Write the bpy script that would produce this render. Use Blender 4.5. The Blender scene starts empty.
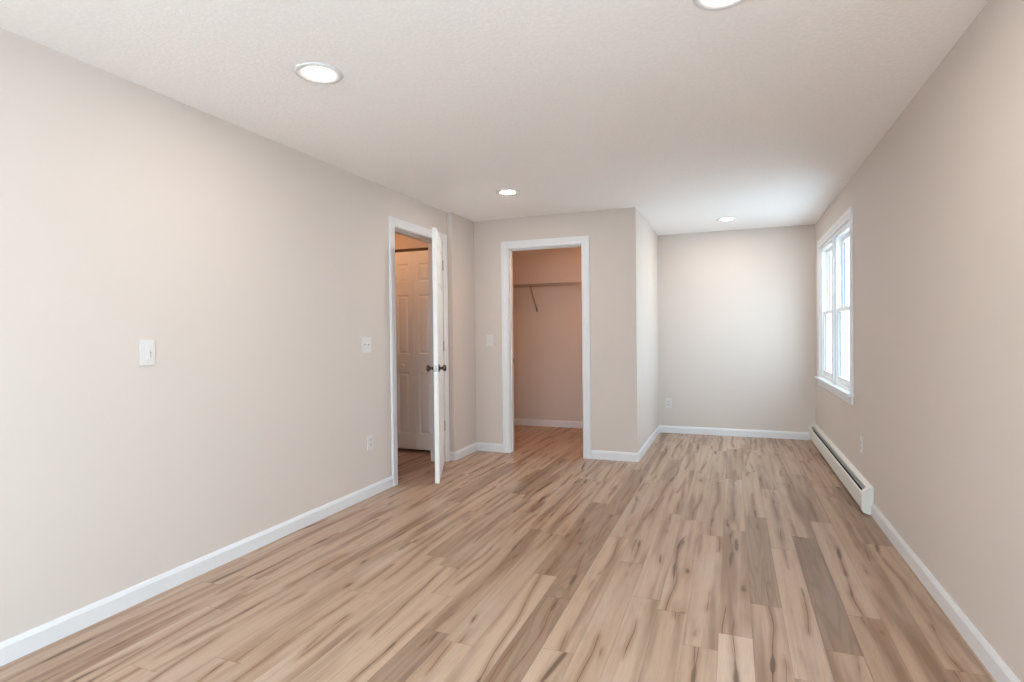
import bpy, bmesh, math, random
from mathutils import Vector, Matrix

scene = bpy.context.scene
COL = scene.collection
random.seed(7)

# ------------------------------------------------------------------ camera
F_PX, YAW, PITCH, ROLL, EYE = 566.3, 0.371, -0.0134, -0.0105, 1.226
Rt = Vector((math.cos(YAW), math.sin(YAW), 0))
Fw = Vector((-math.sin(YAW) * math.cos(PITCH), math.cos(YAW) * math.cos(PITCH), math.sin(PITCH)))
Up = Rt.cross(Fw)
R2 = math.cos(ROLL) * Rt + math.sin(ROLL) * Up
U2 = -math.sin(ROLL) * Rt + math.cos(ROLL) * Up
cam_data = bpy.data.cameras.new('camera')
cam = bpy.data.objects.new('camera', cam_data)
COL.objects.link(cam)
m = Matrix.Identity(4)
for i in range(3):
    m[i][0], m[i][1], m[i][2] = R2[i], U2[i], -Fw[i]
m[0][3], m[1][3], m[2][3] = 0, 0, EYE
cam.matrix_world = m
cam_data.sensor_fit = 'HORIZONTAL'
cam_data.sensor_width = 36
cam_data.lens = F_PX / 1024 * 36
cam_data.clip_start = 0.02
scene.camera = cam

# ------------------------------------------------------------------ light levels
SKY_STRENGTH = 6.3
SUN_STRENGTH = 14.0
LAMP_STRENGTH = 170.0
ADDED_HALL_LAMP = 20.0  # strength of the added, unseen lamp that warms the hall
ADDED_CLOSET_LAMP = 32.0  # strength of the added, unseen lamp that warms the closet
world = bpy.data.worlds.new('sky')
scene.world = world
world.use_nodes = True
wn, wl = world.node_tree.nodes, world.node_tree.links
bg = wn['Background']
bg.inputs['Color'].default_value = (0.74, 0.87, 1.0, 1)
bg.inputs['Strength'].default_value = SKY_STRENGTH

sun_data = bpy.data.lights.new('sun', 'SUN')
sun_data.energy = SUN_STRENGTH
sun_data.color = (1.0, 0.97, 0.93)
sun_data.angle = 0.02
sun = bpy.data.objects.new('sun', sun_data)
COL.objects.link(sun)
# sun on the blind left side of the house: it lights the yard behind, the window side lies in shade
sun.rotation_euler = Vector((1.0, -0.06, -0.75)).to_track_quat('-Z', 'Y').to_euler()

scene.view_settings.view_transform = 'Standard'
scene.view_settings.look = 'None'
scene.view_settings.gamma = 1
scene.view_settings.use_curve_mapping = False
scene.view_settings.exposure = 0.52
try:
    scene.cycles.max_bounces = 14
    scene.cycles.diffuse_bounces = 9
    scene.cycles.transparent_max_bounces = 16
    scene.cycles.sample_clamp_indirect = 6
    scene.cycles.use_denoising = True
    scene.cycles.caustics_reflective = False
    scene.cycles.caustics_refractive = False
except Exception:
    pass


def portal(loc, rot, sx, sy):
    """sky portal filling a window opening: guides sampling of the sky only"""
    d = bpy.data.lights.new('sky_portal', 'AREA')
    d.shape = 'RECTANGLE'
    d.size, d.size_y = sx, sy
    d.cycles.is_portal = True
    o = bpy.data.objects.new('sky_portal', d)
    COL.objects.link(o)
    o.location = loc
    o.rotation_euler = rot


# ------------------------------------------------------------------ dimensions
XL, XR, XP = -2.57, 0.862, -0.841
YC, YF, YB, H = 5.40, 7.088, -1.7, 2.40
WT = 0.14                       # left wall thickness
LDY0, LDY1, LDZ = 3.975, 4.79, 2.10      # entry door clear opening on left wall
CDX0, CDX1, CDZ = -2.128, -1.365, 2.085  # closet opening
WY0, WY1, WZ0, WZ1 = 5.05, 6.72, 0.735, 2.085   # window opening
BUMPX, BUMPY = -2.515, 4.90
PW, PL, X0 = 0.128, 1.29, 0.070   # floor plank width, length, phase

# ------------------------------------------------------------------ materials


def new_mat(name):
    mt = bpy.data.materials.new(name)
    mt.use_nodes = True
    return mt, mt.node_tree.nodes, mt.node_tree.links, mt.node_tree.nodes['Principled BSDF']


def plain(name, color, rough=0.5, metal=0.0, noise=0.03, scale=40, bump=0.0, spec=0.5):
    mt, n, l, p = new_mat(name)
    tc = n.new('ShaderNodeTexCoord')
    nz = n.new('ShaderNodeTexNoise')
    nz.inputs['Scale'].default_value = scale
    nz.inputs['Detail'].default_value = 4
    l.new(tc.outputs['Object'], nz.inputs['Vector'])
    mx = n.new('ShaderNodeMix')
    mx.data_type = 'RGBA'
    c = Vector(color)
    mx.inputs[6].default_value = (*(c * (1 - noise)), 1)
    mx.inputs[7].default_value = (*[min(1, v * (1 + noise)) for v in c], 1)
    l.new(nz.outputs['Fac'], mx.inputs[0])
    l.new(mx.outputs[2], p.inputs['Base Color'])
    p.inputs['Roughness'].default_value = rough
    p.inputs['Metallic'].default_value = metal
    p.inputs['Specular IOR Level'].default_value = spec
    if bump:
        b = n.new('ShaderNodeBump')
        b.inputs['Strength'].default_value = bump
        b.inputs['Distance'].default_value = 0.003
        l.new(nz.outputs['Fac'], b.inputs['Height'])
        l.new(b.outputs['Normal'], p.inputs['Normal'])
    return mt


def emitter(name, color, strength):
    mt, n, l, p = new_mat(name)
    e = n.new('ShaderNodeEmission')
    e.inputs['Color'].default_value = (*color, 1)
    e.inputs['Strength'].default_value = strength
    l.new(e.outputs[0], n['Material Output'].inputs['Surface'])
    n.remove(p)
    return mt


M_WALL = plain('wall_paint', (0.620, 0.552, 0.505), 0.75, noise=0.012, scale=300, bump=0.06, spec=0.25)
M_TRIM = plain('white_trim_paint', (0.70, 0.705, 0.72), 0.35, noise=0.01, scale=30)
M_DOOR = plain('white_door_paint', (0.82, 0.81, 0.79), 0.4, noise=0.012, scale=60)
M_VINYL = plain('white_window_vinyl', (0.85, 0.86, 0.87), 0.3, noise=0.01)
M_PLATE = plain('white_plastic', (0.66, 0.64, 0.63), 0.35, noise=0.01)
M_SLOT = plain('dark_slot', (0.16, 0.15, 0.145), 0.6)
M_HEAT = plain('white_enamel_steel', (0.72, 0.72, 0.68), 0.35, noise=0.015, scale=15)
M_FIN = plain('dark_fin', (0.02, 0.02, 0.02), 0.6)
M_DAMP = plain('damper_steel', (0.26, 0.27, 0.26), 0.4, metal=0.3)
M_NICKEL = plain('satin_nickel', (0.12, 0.095, 0.08), 0.22, metal=0.95)
M_STEEL = plain('hinge_steel', (0.30, 0.29, 0.27), 0.35, metal=0.9)
M_TRACK = plain('track_and_shadow_gap', (0.10, 0.06, 0.035), 0.5, metal=0.4)  # dark tone holds the brown track and the shadow gap together
M_WIRE = plain('shade_toned_wire', (0.36, 0.32, 0.29), 0.4, noise=0.01)  # white wire greyed: its backlit shade is put into the colour
M_GROUND = plain('pale_bounce_ground', (0.60, 0.59, 0.59), 0.95, noise=0.15, scale=3)  # kept pale so the added yard bounces daylight upwards
M_LENS = emitter('downlight_lens', (1.0, 0.89, 0.78), LAMP_STRENGTH)
M_HALL = emitter('added_hall_lamp_glass', (1.0, 0.47, 0.19), ADDED_HALL_LAMP)
M_CLOSL = emitter('added_closet_lamp_glass', (1.0, 0.46, 0.18), ADDED_CLOSET_LAMP)


def ceiling_material():
    mt, n, l, p = new_mat('textured_ceiling_paint')
    tc = n.new('ShaderNodeTexCoord')
    a = n.new('ShaderNodeTexNoise')
    a.inputs['Scale'].default_value = 55
    a.inputs['Detail'].default_value = 5
    a.inputs['Roughness'].default_value = 0.65
    l.new(tc.outputs['Object'], a.inputs['Vector'])
    r = n.new('ShaderNodeMapRange')
    r.inputs['From Min'].default_value = 0.42
    r.inputs['From Max'].default_value = 0.62
    l.new(a.outputs['Fac'], r.inputs['Value'])
    b = n.new('ShaderNodeBump')
    b.inputs['Strength'].default_value = 0.25
    b.inputs['Distance'].default_value = 0.004
    l.new(r.outputs[0], b.inputs['Height'])
    l.new(b.outputs['Normal'], p.inputs['Normal'])
    mx = n.new('ShaderNodeMix')
    mx.data_type = 'RGBA'
    mx.inputs[6].default_value = (0.89, 0.87, 0.86, 1)
    mx.inputs[7].default_value = (0.93, 0.91, 0.90, 1)
    l.new(r.outputs[0], mx.inputs[0])
    l.new(mx.outputs[2], p.inputs['Base Color'])
    p.inputs['Roughness'].default_value = 0.9
    p.inputs['Specular IOR Level'].default_value = 0.2
    return mt


def glass_material():
    mt, n, l, p = new_mat('window_glass')
    n.remove(p)
    t = n.new('ShaderNodeBsdfTransparent')
    t.inputs['Color'].default_value = (0.90, 0.96, 0.97, 1)
    g = n.new('ShaderNodeBsdfGlossy')
    g.inputs['Roughness'].default_value = 0.02
    lw = n.new('ShaderNodeLayerWeight')
    pw = n.new('ShaderNodeMath')
    pw.operation = 'POWER'
    l.new(lw.outputs['Facing'], pw.inputs[0])
    pw.inputs[1].default_value = 5.0
    fr = n.new('ShaderNodeMath')
    fr.operation = 'MULTIPLY_ADD'
    l.new(pw.outputs[0], fr.inputs[0])
    fr.inputs[1].default_value = 0.6
    fr.inputs[2].default_value = 0.03
    mx = n.new('ShaderNodeMixShader')
    l.new(fr.outputs[0], mx.inputs[0])
    l.new(t.outputs[0], mx.inputs[1])
    l.new(g.outputs[0], mx.inputs[2])
    l.new(mx.outputs[0], n['Material Output'].inputs['Surface'])
    return mt


def floor_material():
    """oak-look planks; per-plank tone and offset come from the mesh attribute 'plank'"""
    mt, n, l, p = new_mat('oak_plank_floor')

    def N(t, **kw):
        nd = n.new(t)
        for k, v in kw.items():
            setattr(nd, k, v)
        return nd

    def math_(op, a, b=None, c=None, clamp=False):
        nd = N('ShaderNodeMath', operation=op)
        nd.use_clamp = clamp
        for i, v in enumerate((a, b, c)):
            if v is None:
                continue
            if isinstance(v, (int, float)):
                nd.inputs[i].default_value = v
            else:
                l.new(v, nd.inputs[i])
        return nd.outputs[0]

    def rng(v, a, b, c=0.0, d=1.0, smooth=True):
        nd = N('ShaderNodeMapRange')
        nd.interpolation_type = 'SMOOTHSTEP' if smooth else 'LINEAR'
        for k, x in zip(('From Min', 'From Max', 'To Min', 'To Max'), (a, b, c, d)):
            nd.inputs[k].default_value = x
        l.new(v, nd.inputs['Value'])
        return nd.outputs[0]

    def mixc(f, a, b, blend='MIX'):
        nd = N('ShaderNodeMix')
        nd.data_type = 'RGBA'
        nd.blend_type = blend
        if isinstance(f, (int, float)):
            nd.inputs[0].default_value = f
        else:
            l.new(f, nd.inputs[0])
        for i, v in ((6, a), (7, b)):
            if isinstance(v, tuple):
                nd.inputs[i].default_value = (*v, 1)
            else:
                l.new(v, nd.inputs[i])
        return nd.outputs[2]

    tc = N('ShaderNodeTexCoord')
    at = N('ShaderNodeAttribute')
    at.attribute_name = 'plank'
    sep = N('ShaderNodeSeparateColor')
    l.new(at.outputs['Color'], sep.inputs[0])
    tone, s1, s2 = sep.outputs[0], sep.outputs[1], sep.outputs[2]
    pos = N('ShaderNodeSeparateXYZ')
    l.new(tc.outputs['Object'], pos.inputs[0])
    X, Y = pos.outputs[0], pos.outputs[1]
    ox = math_('MULTIPLY', s1, 61.0)
    oy = math_('MULTIPLY', s2, 47.0)
    x1 = math_('ADD', X, ox)
    y1 = math_('ADD', Y, oy)

    def vec(sx, sy, z=None):
        c = N('ShaderNodeCombineXYZ')
        l.new(math_('MULTIPLY', x1, sx), c.inputs[0])
        l.new(math_('MULTIPLY', y1, sy), c.inputs[1])
        if z is not None:
            c.inputs[2].default_value = z
        return c.outputs[0]

    def noise(sx, sy, detail=3, rough=0.5, dist=0.0, z=0.0):
        nd = N('ShaderNodeTexNoise')
        nd.inputs['Scale'].default_value = 1
        nd.inputs['Detail'].default_value = detail
        nd.inputs['Roughness'].default_value = rough
        nd.inputs['Distortion'].default_value = dist
        l.new(vec(sx, sy, z), nd.inputs['Vector'])
        return nd.outputs['Fac']

    broad = noise(11, 0.55, 4, 0.55, 0.25)
    streak = noise(38, 1.0, 4, 0.6, 0.15, 3.0)
    fibre = noise(230, 9, 3, 0.6, 0.0, 7.0)
    # long dark veins wandering along each plank, swelling into knots
    u = math_('FRACT', math_('DIVIDE', math_('SUBTRACT', X, X0 - 50 * PW), PW))

    def along(sy, z, detail=2.0):
        nd = N('ShaderNodeTexNoise')
        nd.inputs['Scale'].default_value = 1
        nd.inputs['Detail'].default_value = detail
        c = N('ShaderNodeCombineXYZ')
        l.new(ox, c.inputs[0])
        l.new(math_('MULTIPLY', y1, sy), c.inputs[1])
        c.inputs[2].default_value = z
        l.new(c.outputs[0], nd.inputs['Vector'])
        return nd.outputs['Fac']

    def vein_set(z, lo, hi, mlo, mhi):
        path = rng(along(0.62, z, 2.6), lo, hi, -0.1, 1.1, False)
        d = math_('MULTIPLY', math_('ABSOLUTE', math_('SUBTRACT', u, path)), PW)
        d = math_('ADD', d, math_('MULTIPLY', math_('SUBTRACT', fibre, 0.5), 0.004))
        swell = rng(along(4.1, z + 3.7, 1.0), 0.56, 0.72)
        width = math_('ADD', math_('MULTIPLY', along(7.0, z + 6.1), 0.0045), math_('MULTIPLY', swell, 0.012))
        on = rng(along(1.6, z + 9.3, 3.0), mlo, mhi)
        core = math_('MULTIPLY', math_('SUBTRACT', 1.0, math_('DIVIDE', d, math_('MAXIMUM', width, 0.0008)), None, True), on)
        core = rng(core, 0.0, 0.65)
        glow = math_('MULTIPLY', rng(d, 0.0, 0.026, 1.0, 0.0), on)
        return core, glow
    c1, g1 = vein_set(5.0, 0.22, 0.78, 0.44, 0.56)
    c2, g2 = vein_set(55.0, 0.26, 0.74, 0.52, 0.62)
    vein = math_('MAXIMUM', c1, c2)
    halo = math_('MAXIMUM', g1, g2)
    # knots
    wob = noise(9, 5, 3, 0.6, 0.0, 23.0)
    vo = N('ShaderNodeTexVoronoi')
    vo.inputs['Scale'].default_value = 1
    kv = N('ShaderNodeCombineXYZ')
    l.new(math_('ADD', math_('MULTIPLY', x1, 7.0), math_('MULTIPLY', wob, 0.18)), kv.inputs[0])
    l.new(math_('ADD', math_('MULTIPLY', y1, 2.3), math_('MULTIPLY', wob, 0.35)), kv.inputs[1])
    l.new(kv.outputs[0], vo.inputs['Vector'])
    kc = N('ShaderNodeSeparateColor')
    l.new(vo.outputs['Color'], kc.inputs[0])
    kon = rng(kc.outputs[0], 0.50, 0.54)
    kd = vo.outputs['Distance']
    knot = math_('MULTIPLY', rng(kd, 0.03, 0.13, 1.0, 0.0), kon)
    kring = math_('MULTIPLY', rng(kd, 0.05, 0.42, 1.0, 0.0), kon)
    # cathedral figure: rings of a stretched noise
    fig = noise(5.5, 0.55, 2, 0.45, 0.5, 29.0)
    wave = math_('SINE', math_('MULTIPLY', fig, 95.0))
    wave = rng(wave, 0.1, 1.0)

    light = (0.455, 0.318, 0.228)
    mid = (0.225, 0.134, 0.084)
    dark = (0.185, 0.112, 0.070)
    base = mixc(rng(broad, 0.45, 0.68), light, mid)
    pale = noise(5.0, 0.8, 3, 0.5, 0.1, 41.0)
    base = mixc(rng(pale, 0.50, 0.72, 0.0, 0.7), base, (0.500, 0.392, 0.310))
    base = mixc(math_('MULTIPLY', rng(streak, 0.48, 0.74), 0.38), base, (0.290, 0.185, 0.125))
    # tone: 0 = pale plank, 1 = smoked plank
    base = mixc(rng(tone, 0.30, 1.0, 0.0, 0.72, False), base, dark)
    base = mixc(rng(tone, 0.0, 0.30, 0.55, 0.0, False), base, (0.640, 0.520, 0.420))
    base = mixc(math_('MULTIPLY', wave, rng(tone, 0.45, 0.9, 0.0, 0.38)), base, (0.150, 0.095, 0.062))
    base = mixc(math_('MULTIPLY', rng(fibre, 0.40, 0.72), 0.22), base, (0.230, 0.150, 0.100))
    base = mixc(math_("MULTIPLY", halo, 0.66), base, (0.240, 0.125, 0.068))
    base = mixc(math_("MULTIPLY", vein, 0.88), base, (0.100, 0.058, 0.036))
    base = mixc(math_('MULTIPLY', kring, 0.50), base, (0.290, 0.160, 0.090))
    base = mixc(math_('MULTIPLY', knot, 0.80), base, (0.085, 0.045, 0.028))
    l.new(base, p.inputs['Base Color'])
    rg = rng(streak, 0.3, 0.7, 0.31, 0.46)
    l.new(rg, p.inputs['Roughness'])
    p.inputs['Specular IOR Level'].default_value = 0.5
    b = N('ShaderNodeBump')
    b.inputs['Strength'].default_value = 0.12
    b.inputs['Distance'].default_value = 0.001
    l.new(fibre, b.inputs['Height'])
    l.new(b.outputs['Normal'], p.inputs['Normal'])
    return mt


M_CEIL = ceiling_material()
M_GLASS = glass_material()
M_FLOOR = floor_material()

# ------------------------------------------------------------------ mesh helpers


def box(bm, x0, x1, y0, y1, z0, z1, bevel=0.0, mat=None):
    tmp = bmesh.new()
    bmesh.ops.create_cube(tmp, size=1)
    for v in tmp.verts:
        v.co = Vector((x0 + (v.co.x + .5) * (x1 - x0), y0 + (v.co.y + .5) * (y1 - y0), z0 + (v.co.z + .5) * (z1 - z0)))
    if bevel:
        bmesh.ops.bevel(tmp, geom=tmp.edges[:], offset=bevel, segments=2, profile=0.6, affect='EDGES')
    join(bm, tmp, mat)


def join(bm, tmp, mat=None):
    mp = {}
    for v in tmp.verts:
        mp[v] = bm.verts.new(mat @ v.co if mat is not None else v.co)
    for f in tmp.faces:
        try:
            nf = bm.faces.new([mp[v] for v in f.verts])
            nf.smooth = f.smooth
        except ValueError:
            pass
    tmp.free()


def prism(bm, prof, p0, p1, mapping, smooth=False):
    """sweep closed profile [(a, b)] from p0 to p1; mapping(a, b, t) -> world point"""
    ra = [bm.verts.new(mapping(a, b, p0)) for a, b in prof]
    rb = [bm.verts.new(mapping(a, b, p1)) for a, b in prof]
    k = len(prof)
    for i in range(k):
        f = bm.faces.new([ra[i], ra[(i + 1) % k], rb[(i + 1) % k], rb[i]])
        f.smooth = smooth
    bm.faces.new(ra)
    bm.faces.new(rb[::-1])


def lathe(bm, prof, seg, mat=None):
    """prof [(r, z)] spun about local z; open ends are closed when r > 0"""
    rings = []
    for r, z in prof:
        if r < 1e-6:
            v = bm.verts.new(mat @ Vector((0, 0, z)) if mat is not None else (0, 0, z))
            rings.append([v])
        else:
            ring = []
            for i in range(seg):
                a = 2 * math.pi * i / seg
                c = Vector((r * math.cos(a), r * math.sin(a), z))
                ring.append(bm.verts.new(mat @ c if mat is not None else c))
            rings.append(ring)
    for A, B in zip(rings, rings[1:]):
        for i in range(seg):
            a = A[i % len(A)], A[(i + 1) % len(A)]
            b = B[i % len(B)], B[(i + 1) % len(B)]
            vs = []
            for v in (a[0], a[1], b[1], b[0]):
                if v not in vs:
                    vs.append(v)
            if len(vs) > 2:
                f = bm.faces.new(vs)
                f.smooth = True
    for ring in (rings[0], rings[-1]):
        if len(ring) > 2:
            bm.faces.new(ring)


def rod(bm, a, b, r, seg=8):
    a, b = Vector(a), Vector(b)
    d = b - a
    q = d.to_track_quat('Z', 'Y').to_matrix().to_4x4()
    lathe(bm, [(r, 0), (r, d.length)], seg, Matrix.Translation(a) @ q)


def obj(name, bm, mat, parent=None, label=None):
    bmesh.ops.recalc_face_normals(bm, faces=bm.faces[:])
    me = bpy.data.meshes.new(name)
    bm.to_mesh(me)
    bm.free()
    me.materials.append(mat)
    o = bpy.data.objects.new(name, me)
    COL.objects.link(o)
    if parent:
        o.parent = parent
    if label:
        o['label'] = label
    return o


def struct(name, bm, mat, label, cat):
    o = obj(name, bm, mat)
    o['kind'] = 'structure'
    o['label'] = label
    o['category'] = cat
    return o


def thing(name, label, cat, loc, rotz=0.0, group=None, kind=None):
    o = bpy.data.objects.new(name, None)
    COL.objects.link(o)
    o.empty_display_size = 0.1
    o.location = loc
    o.rotation_euler = (0, 0, rotz)
    o['label'] = label
    o['category'] = cat
    if group:
        o['group'] = group
    if kind:
        o['kind'] = kind
    return o


def copy_tree(root, loc, label):
    r = root.copy()
    COL.objects.link(r)
    r.location = loc
    r['label'] = label
    for ch in list(root.children):
        c = ch.copy()
        COL.objects.link(c)
        c.parent = r
        for g in list(ch.children):
            d = g.copy()
            COL.objects.link(d)
            d.parent = c
    return r


# ------------------------------------------------------------------ floor (one mesh, one quad per plank)
ROW_JOINT = {0: 2.745, 2: 2.44, 3: 2.775, 5: 2.45, -8: 2.72, -10: 2.045, -6: 2.08, -16: 3.69, -13: 4.03, -1: 2.43, -7: 2.50}
TONES = {(0, 2.745): 0.85, (2, 2.44): 0.95, (3, 4.065): 0.62, (5, 3.74): 0.75, (-8, 2.72): 0.78, (-10, 0.755): 0.80,
         (-7, 2.50): 0.80, (-7, 3.79): 0.75, (-7, 1.21): 0.85, (-16, 3.69): 0.72, (-13, 4.03): 0.75, (-1, 1.14): 0.10,
         (-1, 5.01): 0.62, (-1, 2.43): 0.45, (-2, 3.0): 0.25}


def build_floor():
    bm = bmesh.new()
    lay = bm.loops.layers.float_color.new('plank')
    rr = random.Random(21)
    fx0, fx1, fy0, fy1 = -4.75, XR + 0.12, YB - 0.12, YF + 0.12
    k = int(math.floor((fx0 - X0) / PW))
    while X0 + k * PW < fx1:
        xa, xb = max(fx0, X0 + k * PW), min(fx1, X0 + (k + 1) * PW)
        j = ROW_JOINT.get(k, rr.uniform(0, PL))
        y = j - PL * math.ceil((j - fy0) / PL)
        while y < fy1:
            ya, yb = max(fy0, y), min(fy1, y + PL)
            tone = None
            for (kk, yy), t in TONES.items():
                if kk == k and abs(yy - y) < 0.12:
                    tone = t
            r1 = rr.random()
            if tone is None:
                tone = 0.24 + 0.14 * r1 if r1 < 0.94 else 0.48
            s1, s2 = rr.random(), rr.random()
            if yb - ya > 0.001:
                g = 0.0004
                f = bm.faces.new([bm.verts.new(c) for c in ((xa + g, ya + g, 0), (xb - g, ya + g, 0), (xb - g, yb - g, 0), (xa + g, yb - g, 0))])
                for lp in f.loops:
                    lp[lay] = (tone, s1, s2, 1)
                # bevelled groove walls down to the sub-floor
                vs = list(f.verts)
                low = [bm.verts.new(v.co + Vector((0, 0, -0.012))) for v in vs]
                for i in range(4):
                    q = bm.faces.new([vs[i], low[i], low[(i + 1) % 4], vs[(i + 1) % 4]])
                    for lp in q.loops:
                        lp[lay] = (1.0, s1, s2, 1)
            y += PL
        k += 1
    # sub-floor slab
    tmp = bmesh.new()
    box(tmp, fx0, fx1, fy0, fy1, -0.12, -0.004)
    n0 = len(bm.faces)
    join(bm, tmp)
    bm.faces.ensure_lookup_table()
    for f in bm.faces[n0:]:
        for lp in f.loops:
            lp[lay] = (1.0, 0, 0, 1)
    me = bpy.data.meshes.new('floor')
    bm.to_mesh(me)
    bm.free()
    me.materials.append(M_FLOOR)
    o = bpy.data.objects.new('floor', me)
    COL.objects.link(o)
    o['kind'] = 'structure'
    o['label'] = 'oak-look plank floor with brown knots running down the room'
    o['category'] = 'floor'


build_floor()

# ------------------------------------------------------------------ ceiling and walls
CEIL_SPOTS = [(-1.717, 2.068), (-0.022, 2.115), (-1.729, 4.389), (-0.045, 6.361), (-1.717, -0.25), (-0.022, -0.25)]  # last two are added lights, unseen behind the camera
bm = bmesh.new()
box(bm, -4.75, XR + WT, YB - WT, YF + WT, H, H + 0.12)
struct('ceiling', bm, M_CEIL, 'white stippled ceiling over the whole room', 'ceiling')

# left wall with entry door hole
bm = bmesh.new()
xo = XL - WT
box(bm, xo, XL, YB, LDY0 - .02, 0, H)
box(bm, xo, XL, LDY0 - .02, LDY1 + .02, LDZ + .02, H)
box(bm, xo, XL, LDY1 + .02, BUMPY, 0, H)
box(bm, xo, BUMPX, BUMPY, YC + .115, 0, H)
struct('wall_left', bm, M_WALL, 'long greige wall on the left with the open entry door', 'wall')

# closet front wall
bm = bmesh.new()
box(bm, BUMPX, CDX0 - .02, YC, YC + .115, 0, H)
box(bm, CDX0 - .02, CDX1 + .02, YC, YC + .115, CDZ + .02, H)
box(bm, CDX1 + .02, XP, YC, YC + .115, 0, H)
struct('wall_closet', bm, M_WALL, 'greige wall facing the camera, pierced by the closet doorway', 'wall')

# partition between closet and alcove
bm = bmesh.new()
box(bm, XP - .115, XP, YC + .115, YF, 0, H)
struct('wall_alcove', bm, M_WALL, 'short side wall of the alcove beside the closet', 'wall')

bm = bmesh.new()
box(bm, -4.75, XR + WT, YF, YF + WT, 0, H)
struct('wall_far', bm, M_WALL, 'far end wall behind the alcove and closet', 'wall')

# right wall with two window holes (one unseen beside the camera, sized for daylight)
W2 = (-0.85, 1.05, 0.50, 2.15)
bm = bmesh.new()
xa, xb = XR, XR + WT
box(bm, xa, xb, YB, W2[0], 0, H)
box(bm, xa, xb, W2[0], W2[1], 0, W2[2])
box(bm, xa, xb, W2[0], W2[1], W2[3], H)
box(bm, xa, xb, W2[1], WY0, 0, H)
box(bm, xa, xb, WY0, WY1, 0, WZ0 - .02)
box(bm, xa, xb, WY0, WY1, WZ1, H)
box(bm, xa, xb, WY1, YF, 0, H)
struct('wall_right', bm, M_WALL, 'long greige wall on the right with the window and heater', 'wall')

# rear wall behind the camera with an unseen wide window, enlarged for daylight
W3 = (-2.48, 0.78, 0.15, 2.30)
bm = bmesh.new()
box(bm, -4.75, W3[0], YB - WT, YB, 0, H)
box(bm, W3[0], W3[1], YB - WT, YB, 0, W3[2])
box(bm, W3[0], W3[1], YB - WT, YB, W3[3], H)
box(bm, W3[1], XR + WT, YB - WT, YB, 0, H)
struct('wall_rear', bm, M_WALL, 'wall behind the camera holding an unseen wide window added for daylight', 'wall')

# hall: wall with the bifold closet, outer walls, bedroom closet side wall
HB = 5.09        # face of the hall closet wall
BX1 = -2.83      # right end of the bifold
BX0 = BX1 - 4 * 0.25
bm = bmesh.new()
box(bm, BX1 + .01, xo, HB, HB + .115, 0, H)
box(bm, BX0 - .01, BX1 + .01, HB, HB + .115, 2.115, H)
box(bm, -4.6, BX0 - .01, HB, HB + .115, 0, H)
struct('wall_hall', bm, M_WALL, 'hallway wall above and around the bifold door', 'wall')
bm = bmesh.new()
box(bm, -4.75, -4.6, YB, YF, 0, H)
box(bm, -4.6, xo, 2.2, 2.3, 0, H)
struct('wall_hall_end', bm, M_WALL, 'outer walls of the hallway beyond the entry door', 'wall')
bm = bmesh.new()
box(bm, -2.92, -2.80, HB + .115, YF, 0, H)
struct('wall_closet_side', bm, M_WALL, 'left inside wall of the walk-in closet', 'wall')

# ------------------------------------------------------------------ baseboards
BP = [(0, 0), (.014, 0), (.014, .066), (.0115, .072), (.0095, .078), (.006, .085), (0, .085)]


def base_poly(bm, pts, caps=True):
    """mitred baseboard along a polyline of wall points; the room lies on the left of the walk"""
    P = [Vector(p) for p in pts]
    dirs = [(b - a).normalized() for a, b in zip(P, P[1:])]
    nor = [Vector((-d.y, d.x)) for d in dirs]
    offs = []
    for i in range(len(P)):
        if i == 0:
            offs.append(nor[0])
        elif i == len(P) - 1:
            offs.append(nor[-1])
        else:
            h = (nor[i - 1] + nor[i]).normalized()
            offs.append(h / h.dot(nor[i]))
    rings = [[bm.verts.new((p.x + o.x * a, p.y + o.y * a, b)) for a, b in BP] for p, o in zip(P, offs)]
    k = len(BP)
    for r0, r1 in zip(rings, rings[1:]):
        for i in range(k):
            bm.faces.new([r0[i], r0[(i + 1) % k], r1[(i + 1) % k], r1[i]])
    bm.faces.new(rings[0])
    bm.faces.new(rings[-1][::-1])


CW = 0.075     # casing width
JL, JR = LDY0 - CW - .006, LDY1 + CW + .006
KL, KR = CDX0 - CW - .006, CDX1 + CW + .006
HEATER_Y = 4.325
for nm, pts, lb in (
        ('baseboard_left', [(XL, JL), (XL, YB)], 'white baseboard along the long left wall'),
        ('baseboard_corner', [(KL, YC), (BUMPX, YC), (BUMPX, BUMPY), (XL, BUMPY)], 'short white baseboard between the entry door and the closet doorway, wrapping the jog'),
        ('baseboard_alcove', [(XP, YF), (XP, YC), (KR, YC)], 'white baseboard turning the outside corner from the closet doorway into the alcove'),
        ('baseboard_far', [(XR, YF), (XP + .014, YF)], 'white baseboard across the far alcove wall'),
        ('baseboard_right', [(XR, YB), (XR, HEATER_Y - .008)], 'white baseboard on the right wall in front of the heater'),
        ('baseboard_closet_inside', [(XP - .115, YC + .115), (XP - .115, YF), (-2.80, YF), (-2.80, YC + .115)], 'white baseboard at the back of the walk-in closet')):
    bm = bmesh.new()
    base_poly(bm, pts)
    struct(nm, bm, M_TRIM, lb, 'baseboard')

# ------------------------------------------------------------------ door casings and jambs
CP = [(0, 0), (0, .010), (.006, .0135), (.030, .0135), (.038, .017), (.068, .019), (CW, .016), (CW, 0)]   # (across from inner edge, out of wall)


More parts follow.
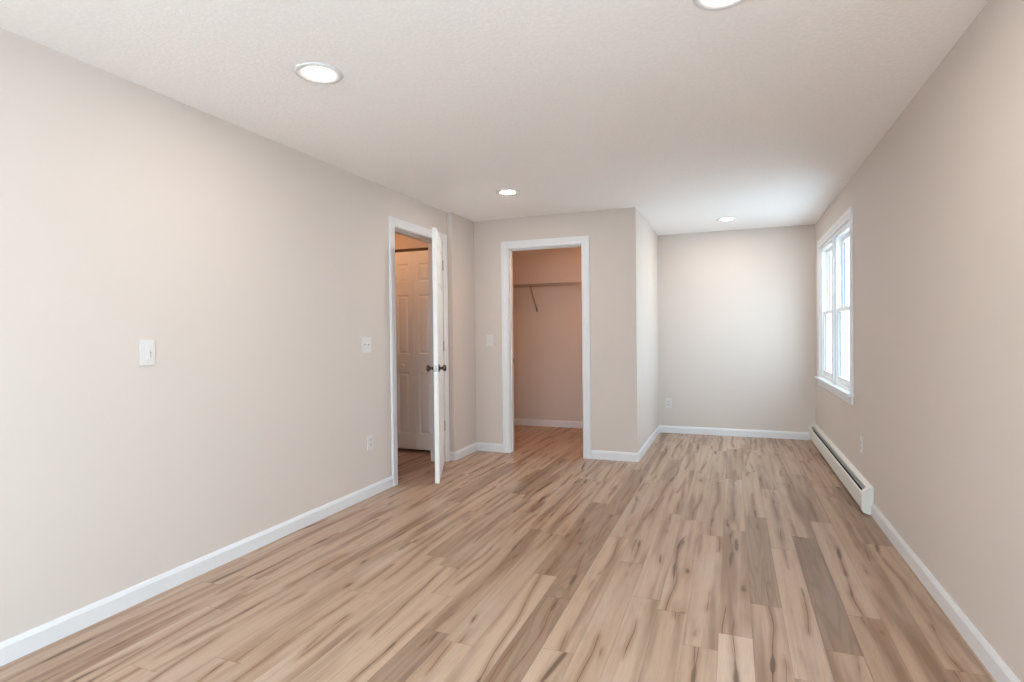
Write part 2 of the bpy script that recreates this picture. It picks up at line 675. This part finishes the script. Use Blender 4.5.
def casing(bm, axis, a0, a1, ztop, plane, out, legs=True, z0=0.0, rev=.005, bottom=None):
    """mitred casing round an opening a0..a1 up to ztop in a wall plane"""
    a0 -= rev
    a1 += rev
    zt = ztop + rev

    def P(a, depth, z):
        return Vector((a, plane + out * depth, z)) if axis == 'x' else Vector((plane + out * depth, a, z))

    def sweep(f0, f1):
        r0 = [bm.verts.new(f0(w, d)) for w, d in CP]
        r1 = [bm.verts.new(f1(w, d)) for w, d in CP]
        k = len(CP)
        for i in range(k):
            bm.faces.new([r0[i], r0[(i + 1) % k], r1[(i + 1) % k], r1[i]])
        bm.faces.new(r0)
        bm.faces.new(r1[::-1])
    sweep(lambda w, d: P(a0 - w, d, z0 if bottom is None else bottom - w), lambda w, d: P(a0 - w, d, zt + w))
    sweep(lambda w, d: P(a0 - w, d, zt + w), lambda w, d: P(a1 + w, d, zt + w))
    sweep(lambda w, d: P(a1 + w, d, zt + w), lambda w, d: P(a1 + w, d, z0 if bottom is None else bottom - w))
    if bottom is not None:
        sweep(lambda w, d: P(a1 + w, d, bottom - w), lambda w, d: P(a0 - w, d, bottom - w))


def jamb(bm, axis, a0, a1, ztop, p0, p1, stop0, stop1):
    def B(aa, ab, pa, pb, za, zb):
        if axis == 'x':
            box(bm, aa, ab, pa, pb, za, zb, .0015)
        else:
            box(bm, pa, pb, aa, ab, za, zb, .0015)
    B(a0 - .02, a0, p0, p1, 0, ztop + .02)
    B(a1, a1 + .02, p0, p1, 0, ztop + .02)
    B(a0 - .001, a1 + .001, p0, p1, ztop, ztop + .02)
    B(a0 - .001, a0 + .011, stop0, stop1, 0, ztop)
    B(a1 - .011, a1 + .001, stop0, stop1, 0, ztop)
    B(a0, a1, stop0, stop1, ztop - .011, ztop + .001)


# entry doorway trim
t1 = thing('trim_1', 'white casing and jamb around the entry doorway on the left wall', 'door frame', (XL, LDY0, 0), kind='structure')


def part(name, bm, mat, root, label=None):
    """part built in world coordinates, then expressed in its thing's frame"""
    o = obj(name, bm, mat, None, label)
    bpy.context.view_layer.update()
    o.data.transform(root.matrix_world.inverted())
    o.parent = root
    return o


bm = bmesh.new()
casing(bm, 'y', LDY0, LDY1, LDZ, XL, 1)
part('casing', bm, M_TRIM, t1)
bm = bmesh.new()
jamb(bm, 'y', LDY0, LDY1, LDZ, xo, XL, XL - .075, XL - .040)
part('jamb', bm, M_TRIM, t1)
bm = bmesh.new()
casing(bm, 'y', LDY0, LDY1, LDZ, xo, -1)
part('hall_casing', bm, M_TRIM, t1)

# closet doorway trim
t2 = thing('trim_2', 'white casing and jamb around the closet doorway', 'door frame', (CDX0, YC, 0), kind='structure')
bm = bmesh.new()
casing(bm, 'x', CDX0, CDX1, CDZ, YC, -1)
part('casing', bm, M_TRIM, t2)
bm = bmesh.new()
jamb(bm, 'x', CDX0, CDX1, CDZ, YC, YC + .115, YC + .035, YC + .070)
part('jamb', bm, M_TRIM, t2)
bm = bmesh.new()
box(bm, CDX0 - .001, CDX0 + .0025, YC + .074, YC + .104, .91, .975, .001)
box(bm, CDX0 + .0005, CDX0 + .006, YC + .100, YC + .117, .925, .96, .001)
part('strike_plate', bm, M_STEEL, t2, 'small steel strike plate')

# ------------------------------------------------------------------ panelled door leaves


def panel_leaf(w, h, t, cols, rows, both=True):
    """slab 0..w, 0..h, thickness t along local y (0..t); moulded raised panels on both faces.
    cols: [(x0, x1)], rows: [(z0, z1)]"""
    bm = bmesh.new()
    xs = sorted({0, w, *[c for p in cols for c in p]})
    zs = sorted({0, h, *[c for p in rows for c in p]})

    def face(yf, sgn):
        V = {}

        def vert(x, z, d=0.0):
            key = (round(x, 5), round(z, 5), round(d, 5))
            if key not in V:
                V[key] = bm.verts.new((x, yf + sgn * -d, z))
            return V[key]

        def quad(c, ds):
            vs = [vert(x, z, d) for (x, z), d in zip(c, ds)]
            bm.faces.new(vs)
        for xa, xb in zip(xs, xs[1:]):
            for za, zb in zip(zs, zs[1:]):
                hole = any(abs(xa - a) < 1e-6 for a, b in cols) and any(abs(za - a) < 1e-6 for a, b in rows)
                if not hole:
                    quad([(xa, za), (xb, za), (xb, zb), (xa, zb)], (0, 0, 0, 0))
                    continue
                rings = [(0, 0), (.008, .009), (.016, .010), (.036, .002)]
                for (i0, d0), (i1, d1) in zip(rings, rings[1:]):
                    o = [(xa + i0, za + i0), (xb - i0, za + i0), (xb - i0, zb - i0), (xa + i0, zb - i0)]
                    n = [(xa + i1, za + i1), (xb - i1, za + i1), (xb - i1, zb - i1), (xa + i1, zb - i1)]
                    for k in range(4):
                        quad([o[k], o[(k + 1) % 4], n[(k + 1) % 4], n[k]], (d0, d0, d1, d1))
                i1, d1 = rings[-1]
                quad([(xa + i1, za + i1), (xb - i1, za + i1), (xb - i1, zb - i1), (xa + i1, zb - i1)], (d1,) * 4)
        return V
    A = face(t, 1)
    B = face(0, -1)

    def edge(pts):
        for p, q in zip(pts, pts[1:]):
            k = lambda c: (round(c[0], 5), round(c[1], 5), 0.0)
            bm.faces.new([A[k(p)], A[k(q)], B[k(q)], B[k(p)]])
    edge([(x, 0) for x in xs])
    edge([(x, h) for x in xs])
    edge([(0, z) for z in zs])
    edge([(w, z) for z in zs])
    return bm


ROWS6 = [(.19, .84), (1.03, 1.645), (1.775, 1.965)]
# entry door: hinged on the far jamb, opened into the room
ANG = math.radians(25.0)
d1 = thing('door_1', 'white panelled entry door standing ajar, seen almost edge-on', 'door', (XL + .006, LDY1 - .004, 0.012), 0, kind='structure')
# local frame: x along the leaf from the hinge, y across the thickness (room face at 0)
ux = Vector((math.sin(ANG), -math.cos(ANG), 0))
uy = Vector((-math.cos(ANG), -math.sin(ANG), 0))
LW, LH, LT = 0.80, 2.077, 0.035
# x axis = ux, y axis = z cross x
zc = Vector((0, 0, 1)).cross(ux)          # equals (cos, sin)
d1.rotation_euler = (0, 0, math.atan2(ux.y, ux.x))
bm = panel_leaf(LW, LH, LT, [(.105, .355), (.445, .695)], ROWS6)
for v in bm.verts:
    v.co.y -= LT        # leaf lies on the wall side of the hinge line
obj('door_leaf', bm, M_DOOR, d1)


def knob(bm, base, sgn):
    prof = [(0.0, 0.0), (.032, 0.0), (.033, .003), (.030, .008), (.017, .012), (.0125, .016), (.0115, .026), (.014, .032),
            (.022, .037), (.0265, .044), (.0275, .051), (.025, .058), (.018, .063), (.008, .065), (0, .0655)]
    rot = Matrix.Rotation(-sgn * math.pi / 2, 4, 'X')
    lathe(bm, prof, 28, Matrix.Translation(base) @ rot)


KX, KZ = LW - .062, 0.935
bm = bmesh.new()
knob(bm, (KX, 0, KZ), 1)
obj('door_knob', bm, M_NICKEL, d1, 'dark nickel knob on the room side')
bm = bmesh.new()
knob(bm, (KX, -LT, KZ), -1)
obj('door_knob', bm, M_NICKEL, d1, 'dark nickel knob on the hall side')
bm = bmesh.new()
box(bm, LW - .0005, LW + .0012, -LT / 2 - .0125, -LT / 2 + .0125, KZ - .028, KZ + .028, .0004)
box(bm, LW, LW + .010, -LT / 2 - .007, -LT / 2 + .007, KZ - .010, KZ + .010, .002)
obj('latch', bm, M_STEEL, d1, 'steel latch plate in the door edge')
for hz in (0.34, 1.10, 1.865):
    bm = bmesh.new()
    z0, z1 = hz - .045, hz + .045
    lathe(bm, [(0, z0 - .004), (.0045, z0 - .003), (.0065, z0), (.0065, z1), (.0045, z1 + .003), (0, z1 + .004)], 14,
          Matrix.Translation((-.002, .004, 0)))
    box(bm, -.003, .0006, -.030, .001, z0, z1)
    # fixed leaf lies on the jamb
    mt = Matrix.Rotation(-d1.rotation_euler.z, 4, 'Z')
    box(bm, -.034, .002, -.0005, .0012, z0, z1, mat=mt)
    obj('hinge', bm, M_STEEL, d1, 'grey steel butt hinge')

# hall bifold door: four narrow leaves under a bronze track
bf = thing('door_2', 'white bifold door seen through the open entry doorway, tinted warm by the added hall lamp', 'door', (BX0, HB + .02, 0), kind='structure')
for i in range(4):
    bm = panel_leaf(.246, 2.055, .030, [(.055, .191)], [(.16, .80), (.99, 1.605), (1.74, 1.93)])
    for v in bm.verts:
        v.co.x += i * .25 + .002
        v.co.z += .032
    lf = obj('door_leaf', bm, M_DOOR, bf)
    if i in (1, 2):
        bm = bmesh.new()
        lathe(bm, [(0, 0), (.009, 0), (.008, .012), (.014, .017), (.016, .024), (.012, .030), (0, .032)], 18,
              Matrix.Translation((i * .25 + .125, 0.0, .905)) @ Matrix.Rotation(math.pi / 2, 4, 'X'))
        obj('door_knob', bm, M_DOOR, lf)
bm = bmesh.new()
box(bm, 0, 1.0, -.001, .034, 2.092, 2.114, .001)
obj('track', bm, M_TRACK, bf, 'dark bronze head track with its shadow gap coloured in')

# ------------------------------------------------------------------ windows
def double_hung(root, axis, u0, u1, z0, z1, plane, out):
    """one double-hung unit; u along the wall, plane = wall face, out = direction to outdoors"""
    def B(bm, a, b, c, d, za, zb, bev=.002):
        pa, pb = plane + out * c, plane + out * d
        pa, pb = min(pa, pb), max(pa, pb)
        if axis == 'y':
            box(bm, pa, pb, a, b, za, zb, bev)
        else:
            box(bm, a, b, pa, pb, za, zb, bev)
    bm = bmesh.new()      # vinyl frame with tracks
    B(bm, u0, u0 + .022, .055, .140, z0, z1)
    B(bm, u1 - .022, u1, .055, .140, z0, z1)
    B(bm, u0 + .02, u1 - .02, .055, .140, z1 - .022, z1)
    B(bm, u0 + .02, u1 - .02, .055, .140, z0, z0 + .024)
    B(bm, u0 + .020, u0 + .030, .052, .064, z0 + .02, z1 - .02, .001)
    B(bm, u1 - .030, u1 - .020, .052, .064, z0 + .02, z1 - .02, .001)
    B(bm, u0 + .020, u0 + .028, .094, .100, z0 + .02, z1 - .02, .001)
    B(bm, u1 - .028, u1 - .020, .094, .100, z0 + .02, z1 - .02, .001)
    part('window_frame', bm, M_VINYL, root)
    zm = (z0 + z1) / 2
    for lo, hi, c, d, nm in ((z0 + .024, zm + .018, .066, .092, 'lower'), (zm - .018, z1 - .022, .102, .128, 'upper')):
        s0, s1, w = u0 + .024, u1 - .024, .040
        bm = bmesh.new()
        B(bm, s0, s0 + w, c, d, lo, hi, .003)
        B(bm, s1 - w, s1, c, d, lo, hi, .003)
        B(bm, s0 + w - .002, s1 - w + .002, c, d, lo, lo + (.050 if nm == 'lower' else .034), .003)
        B(bm, s0 + w - .002, s1 - w + .002, c, d, hi - (.034 if nm == 'lower' else .040), hi, .003)
        sash = part('sash', bm, M_VINYL, root, nm + ' sash of the window')
        bm = bmesh.new()
        mid = (c + d) / 2
        B(bm, s0 + w - .006, s1 - w + .006, mid - .002, mid + .002, lo + .03, hi - .03, 0)
        g = obj('pane', bm, M_GLASS, None, nm + ' glass pane')
        g.data.transform(root.matrix_world.inverted())
        g.parent = sash
        bm = bmesh.new()       # dark glazing gasket round the pane
        gl, gh = lo + (.050 if nm == 'lower' else .034), hi - (.034 if nm == 'lower' else .040)
        B(bm, s0 + w - .001, s0 + w + .004, mid - .005, mid + .005, gl, gh, 0)
        B(bm, s1 - w - .004, s1 - w + .001, mid - .005, mid + .005, gl, gh, 0)
        gk = obj('gasket', bm, M_GASK, None, 'grey glazing gasket')
        gk.data.transform(root.matrix_world.inverted())
        gk.parent = sash
        if nm == 'lower':
            bm = bmesh.new()
            uc = (u0 + u1) / 2
            B(bm, uc - .035, uc + .035, c + .002, c + .022, hi - .001, hi + .008, .002)
            B(bm, uc - .012, uc + .022, c + .004, c + .014, hi + .007, hi + .016, .002)
            lk = part('sash_lock', bm, M_VINYL, root)


M_GASK = plain('grey_gasket', (0.16, 0.19, 0.21), 0.5)

w1 = thing('window_1', 'white double window of two hung sashes side by side on the right wall', 'window', (XR, (WY0 + WY1) / 2, WZ0), kind='structure')
bpy.context.view_layer.update()
bm = bmesh.new()
casing(bm, 'y', WY0, WY1, WZ1, XR, -1, z0=WZ0 - .001)
part('casing', bm, M_TRIM, w1)
bm = bmesh.new()    # jamb lining and mullion
box(bm, XR - .001, XR + .140, WY0, WY0 + .012, WZ0, WZ1)
box(bm, XR - .001, XR + .140, WY1 - .012, WY1, WZ0, WZ1)
box(bm, XR - .001, XR + .140, WY0 + .012, WY1 - .012, WZ1 - .012, WZ1)
ym = (WY0 + WY1) / 2
box(bm, XR - .008, XR + .138, ym - .030, ym + .030, WZ0 + .001, WZ1 - .012, .002)
part('jamb', bm, M_TRIM, w1)
bm = bmesh.new()
prism(bm, [(XR + .0, WY0 - .105), (XR - .042, WY0 - .105), (XR - .045, WY0 - .102), (XR - .045, WY1 + .102), (XR - .042, WY1 + .105), (XR, WY1 + .105),
           (XR, WY1 - .0), (XR + .030, WY1 - .0), (XR + .030, WY0 + .0), (XR, WY0 + .0)], WZ0 - .020, WZ0 + .0005, lambda a, b, t: Vector((a, b, t)))
part('window_sill', bm, M_TRIM, w1, 'white protruding inside sill')
bm = bmesh.new()
box(bm, XR - .017, XR, WY0 - .080, WY1 + .080, WZ0 - .088, WZ0 - .020, .003)
part('apron', bm, M_TRIM, w1, 'white apron board below the sill')
double_hung(w1, 'y', WY0 + .012, ym - .030, WZ0, WZ1 - .012, XR - .040, 1)
double_hung(w1, 'y', ym + .030, WY1 - .012, WZ0, WZ1 - .012, XR - .040, 1)
portal((XR + .145, ym, (WZ0 + WZ1) / 2), (0, math.pi / 2, 0), WZ1 - WZ0, WY1 - WY0)

w2 = thing('window_2', 'unseen white window on the right wall beside the camera, added for daylight', 'window', (XR, .1, W2[2]), kind='structure')
bpy.context.view_layer.update()
bm = bmesh.new()
casing(bm, 'y', W2[0], W2[1], W2[3], XR, -1, bottom=W2[2] - .005)
part('casing', bm, M_TRIM, w2)
double_hung(w2, 'y', W2[0], W2[1], W2[2], W2[3], XR, 1)
portal((XR + .145, .1, (W2[2] + W2[3]) / 2), (0, math.pi / 2, 0), W2[3] - W2[2], W2[1] - W2[0])

w3 = thing('window_3', 'unseen wide white window behind the camera, added and enlarged for daylight', 'window', (-.9, YB, W3[2]), kind='structure')
bpy.context.view_layer.update()
bm = bmesh.new()
casing(bm, 'x', W3[0], W3[1], W3[3], YB, 1, bottom=W3[2] - .005)
part('casing', bm, M_TRIM, w3)
double_hung(w3, 'x', W3[0], -.9, W3[2], W3[3], YB, -1)
double_hung(w3, 'x', -.9, W3[1], W3[2], W3[3], YB, -1)
portal((-.9, YB - .145, (W3[2] + W3[3]) / 2), (-math.pi / 2, 0, 0), W3[1] - W3[0], W3[3] - W3[2])

# pale yard added outside to bounce daylight up into the room
bm = bmesh.new()
box(bm, -60, 60, -60, 60, -3.2, -3.0)
o = struct('ground', bm, M_GROUND, 'added pale yard far below the windows, bouncing daylight inside', 'ground')

# unseen lower storey and roof, added to shade the yard by the windows
bm = bmesh.new()
box(bm, -4.75, XR + WT, YB - WT, YF + WT, -3.0, -.125)
struct('wall_added_storey', bm, M_WALL, 'unseen storey below the room, added to shade the window side of the yard', 'wall')
bm = bmesh.new()
prism(bm, [(-5.1, H + .125), (XR + WT + .08, H + .125), (XR + WT + .08, H + .25), (-1.9, H + 1.6), (-5.1, H + .25)], YB - WT - .08, YF + WT + .3, lambda a, b, t: Vector((a, t, b)))
struct('roof', bm, M_GROUND, 'unseen pitched roof over the ceiling, added to shade the yard', 'roof')

# ------------------------------------------------------------------ recessed downlights
def downlight(x, y, label, group='round recessed ceiling lights'):
    t = thing('recessed_light', label, 'ceiling light', (x, y, H), group=group)
    bm = bmesh.new()
    lathe(bm, [(.104, 0.0), (.104, -.003), (.101, -.006), (.092, -.0075), (.080, -.0065), (.066, -.004), (.058, -.0025), (.056, -.001), (.056, .0)], 48)
    obj('trim_ring', bm, M_TRIM, t)
    bm = bmesh.new()
    lathe(bm, [(.0565, -.0005), (.0565, -.0024), (.045, -.0045), (.025, -.0058), (.0, -.0062)], 48)
    obj('light_lens', bm, M_LENS, t)
    return t


spot0 = downlight(*CEIL_SPOTS[0], 'lit recessed ceiling light nearest the left wall, large in the foreground')
LABS = ['lit recessed ceiling light cut off by the top edge of the photo',
        'small lit recessed ceiling light in front of the closet wall',
        'smallest lit recessed ceiling light, over the far alcove beyond the closet corner',
        'added recessed ceiling light, unseen behind the camera near the left wall',
        'added recessed ceiling light, unseen behind the camera near the right wall']
for (x, y), lb in zip(CEIL_SPOTS[1:], LABS):
    copy_tree(spot0, (x, y, H), lb)

# added warm lamps, unseen on the hall and closet ceilings
def added_dome_lamp(x, y, mat, label):
    t = thing('added_ceiling_lamp', label, 'ceiling lamp', (x, y, H))
    bm = bmesh.new()
    lathe(bm, [(0, 0), (.15, 0), (.152, -.012), (.14, -.022), (0, -.022)], 36)
    obj('lamp_base', bm, M_NICKEL, t)
    bm = bmesh.new()
    lathe(bm, [(.135, -.020), (.132, -.045), (.115, -.070), (.08, -.090), (.04, -.100), (0, -.103)], 36)
    obj('glass_dome', bm, mat, t)
    return t


added_dome_lamp(-3.35, 4.50, M_HALL, 'added warm dome lamp, unseen on the hallway ceiling')
added_dome_lamp(-1.25, 6.0, M_CLOSL, 'added warm dome lamp, unseen on the closet ceiling')

# ------------------------------------------------------------------ switches and outlets
def plate_root(name, label, cat, loc, rotz, group):
    return thing(name, label, cat, loc, rotz, group)


def rounded_plate(w, h, t=.006):
    bm = bmesh.new()
    box(bm, -w / 2, w / 2, -t, 0, -h / 2, h / 2, .0022)
    return bm


def screw(bm, x, z, y=-.006):
    lathe(bm, [(0, 0), (.0032, 0), (.0028, .001), (0, .0012)], 10, Matrix.Translation((x, y, z)) @ Matrix.Rotation(math.pi / 2, 4, 'X'))


# local frame of every wall plate: x to the right seen from the room, -y out of the wall
def dimmer(loc, rotz, label):
    t = plate_root('dimmer_switch', label, 'light switch', loc, rotz, None)
    obj('cover_plate', rounded_plate(.073, .120, .007), M_PLATE, t)
    bm = bmesh.new()
    box(bm, -.0165, .0165, -.011, -.006, -.033, .033, .0012)
    fr = obj('rocker', bm, M_PLATE, t)
    bm = bmesh.new()
    box(bm, .008, .0125, -.0116, -.010, -.024, .012, .0003)
    obj('slider_slot', bm, M_SLOT2, fr, 'grey slider slot')
    bm = bmesh.new()
    box(bm, .0065, .014, -.0150, -.0105, -.004, .003, .0006)
    obj('slider', bm, M_SLOT2, fr)
    for sz in (.048, -.048):
        bm = bmesh.new()
        screw(bm, 0, sz, -.007)
        obj('screw', bm, M_PLATE, t)
    return t


M_SLOT2 = plain('grey_plastic', (0.45, 0.44, 0.43), 0.5)


def toggle_switch(loc, rotz, label, gangs, group=None):
    t = plate_root('toggle_switch', label, 'light switch', loc, rotz, group)
    obj('cover_plate', rounded_plate(.073 + .046 * (gangs - 1), .117), M_PLATE, t)
    for g in range(gangs):
        cx = (g - (gangs - 1) / 2) * .046
        bm = bmesh.new()
        box(bm, cx - .0055, cx + .0055, -.0068, -.005, -.0125, .0125, .0004)
        box(bm, cx - .0040, cx + .0040, -.019, -.004, -.002, .0095, .0015)
        obj('toggle', bm, M_TOGG, t)
        for sz in (.030, -.030):
            bm = bmesh.new()
            screw(bm, cx, sz)
            obj('screw', bm, M_PLATE, t)
    return t


M_TOGG = plain('ivory_toggle', (0.60, 0.58, 0.56), 0.4)


def outlet(loc, rotz, label, group='white wall outlets'):
    t = plate_root('wall_outlet', label, 'wall outlet', loc, rotz, group)
    obj('cover_plate', rounded_plate(.073, .117), M_PLATE, t)
    for s in (-1, 1):
        bm = bmesh.new()
        z = s * .0195
        box(bm, -.0165, .0165, -.0085, -.005, z - .0140, z + .0140, .003)
        r = obj('receptacle', bm, M_TOGG, t)
        bm = bmesh.new()
        box(bm, -.0078, -.0055, -.0090, -.008, z - .003, z + .006)
        box(bm, .0055, .0078, -.0090, -.008, z - .003, z + .006)
        lathe(bm, [(0, 0), (.0026, 0), (.0026, .0006), (0, .0006)], 10, Matrix.Translation((0, -.0084, z - .0075)) @ Matrix.Rotation(math.pi / 2, 4, 'X'))
        obj('slots', bm, M_SLOT, r, 'dark plug slots')
    bm = bmesh.new()
    screw(bm, 0, 0)
    obj('screw', bm, M_PLATE, t)
    return t


LEFTW = math.pi / 2          # -y local -> +x world
RIGHTW = -math.pi / 2        # -y local -> -x world
dimmer((XL, 1.861, 1.154), LEFTW, 'white dimmer switch alone in the middle of the left wall')
toggle_switch((XL, 3.570, 1.150), LEFTW, 'white two-toggle switch on the left wall just before the entry door casing', 2)
toggle_switch((-2.345, YC, 1.153), 0, 'white single toggle switch between the entry door and the closet doorway', 1)
outlet((XL, 3.605, .412), LEFTW, 'white outlet low on the left wall beside the entry door casing')
outlet((-.727, YF, .361), 0, 'white outlet low on the far alcove wall near its left corner')
outlet((XR, 4.675, .402), RIGHTW, 'white outlet on the right wall above the near end of the baseboard heater')

# ------------------------------------------------------------------ baseboard heater
HY0, HY1 = HEATER_Y, YF - .008
hz = thing('baseboard_heater', 'long white baseboard heater with a dark top slot under the window', 'heater', (XR, HY0, 0))
bpy.context.view_layer.update()


def hx(a, b, y):
    return Vector((XR - a, y, b))


bm = bmesh.new()   # back plate curling over the top
prism(bm, [(0, .020), (.004, .020), (.004, .176), (.027, .166), (.028, .156), (.031, .156), (.030, .169), (.006, .183), (0, .186)], HY0, HY1, lambda a, b, t: hx(a, b, t))
part('back_plate', bm, M_HEAT, hz)
bm = bmesh.new()   # front cover
prism(bm, [(.062, .026), (.050, .020), (.050, .023), (.060, .030), (.060, .134), (.056, .142), (.058, .146), (.0655, .139), (.0665, .135), (.0665, .032)], HY0, HY1, lambda a, b, t: hx(a, b, t))
part('front_cover', bm, M_HEAT, hz)
bm = bmesh.new()   # damper blade inside the slot
prism(bm, [(.035, .154), (.044, .146), (.045, .148), (.036, .157)], HY0 + .055, HY1 - .01, lambda a, b, t: hx(a, b, t))
part('damper', bm, M_DAMP, hz, 'grey steel damper blade')
bm = bmesh.new()   # finned element
rod(bm, (XR - .033, HY0 + .03, .085), (XR - .033, HY1 - .03, .085), .011, 12)
yy = HY0 + .08
while yy < HY1 - .06:
    box(bm, XR - .056, XR - .010, yy, yy + .0012, .050, .125)
    yy += .012
part('finned_element', bm, M_FIN, hz, 'black finned heating element')
for y0_, y1_ in ((HY0 - .008, HY0 + .050), (HY1 - .012, HY1 + .006)):
    bm = bmesh.new()
    prism(bm, [(0, .004), (.0, .189), (.008, .186), (.042, .165), (.0695, .142), (.0695, .032), (.060, .016), (.030, .004)], y0_, y1_, lambda a, b, t: hx(a, b, t))
    bmesh.ops.bevel(bm, geom=bm.edges[:], offset=.0015, segments=1, affect='EDGES')
    part('end_cap', bm, M_HEAT, hz)

# ------------------------------------------------------------------ wire shelf in the closet
SX0, SX1, SZ = -2.795, XP - .12, 1.848
sh = thing('wire_shelf', 'white wire shelf mounted across the back of the closet, its backlit shade coloured in as grey', 'shelf', (SX0, YF, SZ))
bpy.context.view_layer.update()
bm = bmesh.new()
x = SX0 + .012
while x < SX1:
    rod(bm, (x, YF - .006, SZ), (x, YF - .302, SZ), .0016, 5)
    rod(bm, (x, YF - .302, SZ), (x, YF - .304, SZ - .030), .0016, 5)
    x += .0254
part('wire_deck', bm, M_WIRE, sh)
bm = bmesh.new()
for yy, zz, rr_ in ((YF - .302, SZ - .003, .005), (YF - .304, SZ - .031, .005), (YF - .150, SZ - .004, .0032), (YF - .008, SZ - .004, .0032)):
    rod(bm, (SX0, yy, zz), (SX1, yy, zz), rr_, 8)
part('rails', bm, M_WIRE, sh)
bm = bmesh.new()
rod(bm, (-2.385, YF - .300, SZ - .030), (-2.400, YF - .010, 1.530), .010, 10)
box(bm, -2.412, -2.388, YF - .014, YF, 1.505, 1.555, .002)
box(bm, -2.392, -2.378, YF - .310, YF - .292, SZ - .040, SZ - .022, .002)
part('support_brace', bm, M_WIRE, sh)
for cx in (-2.70, -2.45, -2.20, -1.95, -1.70, -1.45, -1.20):
    bm = bmesh.new()
    box(bm, cx - .009, cx + .009, YF - .012, YF, SZ - .012, SZ + .010, .002)
    part('wall_clip', bm, M_WIRE, sh)

bpy.context.view_layer.update()
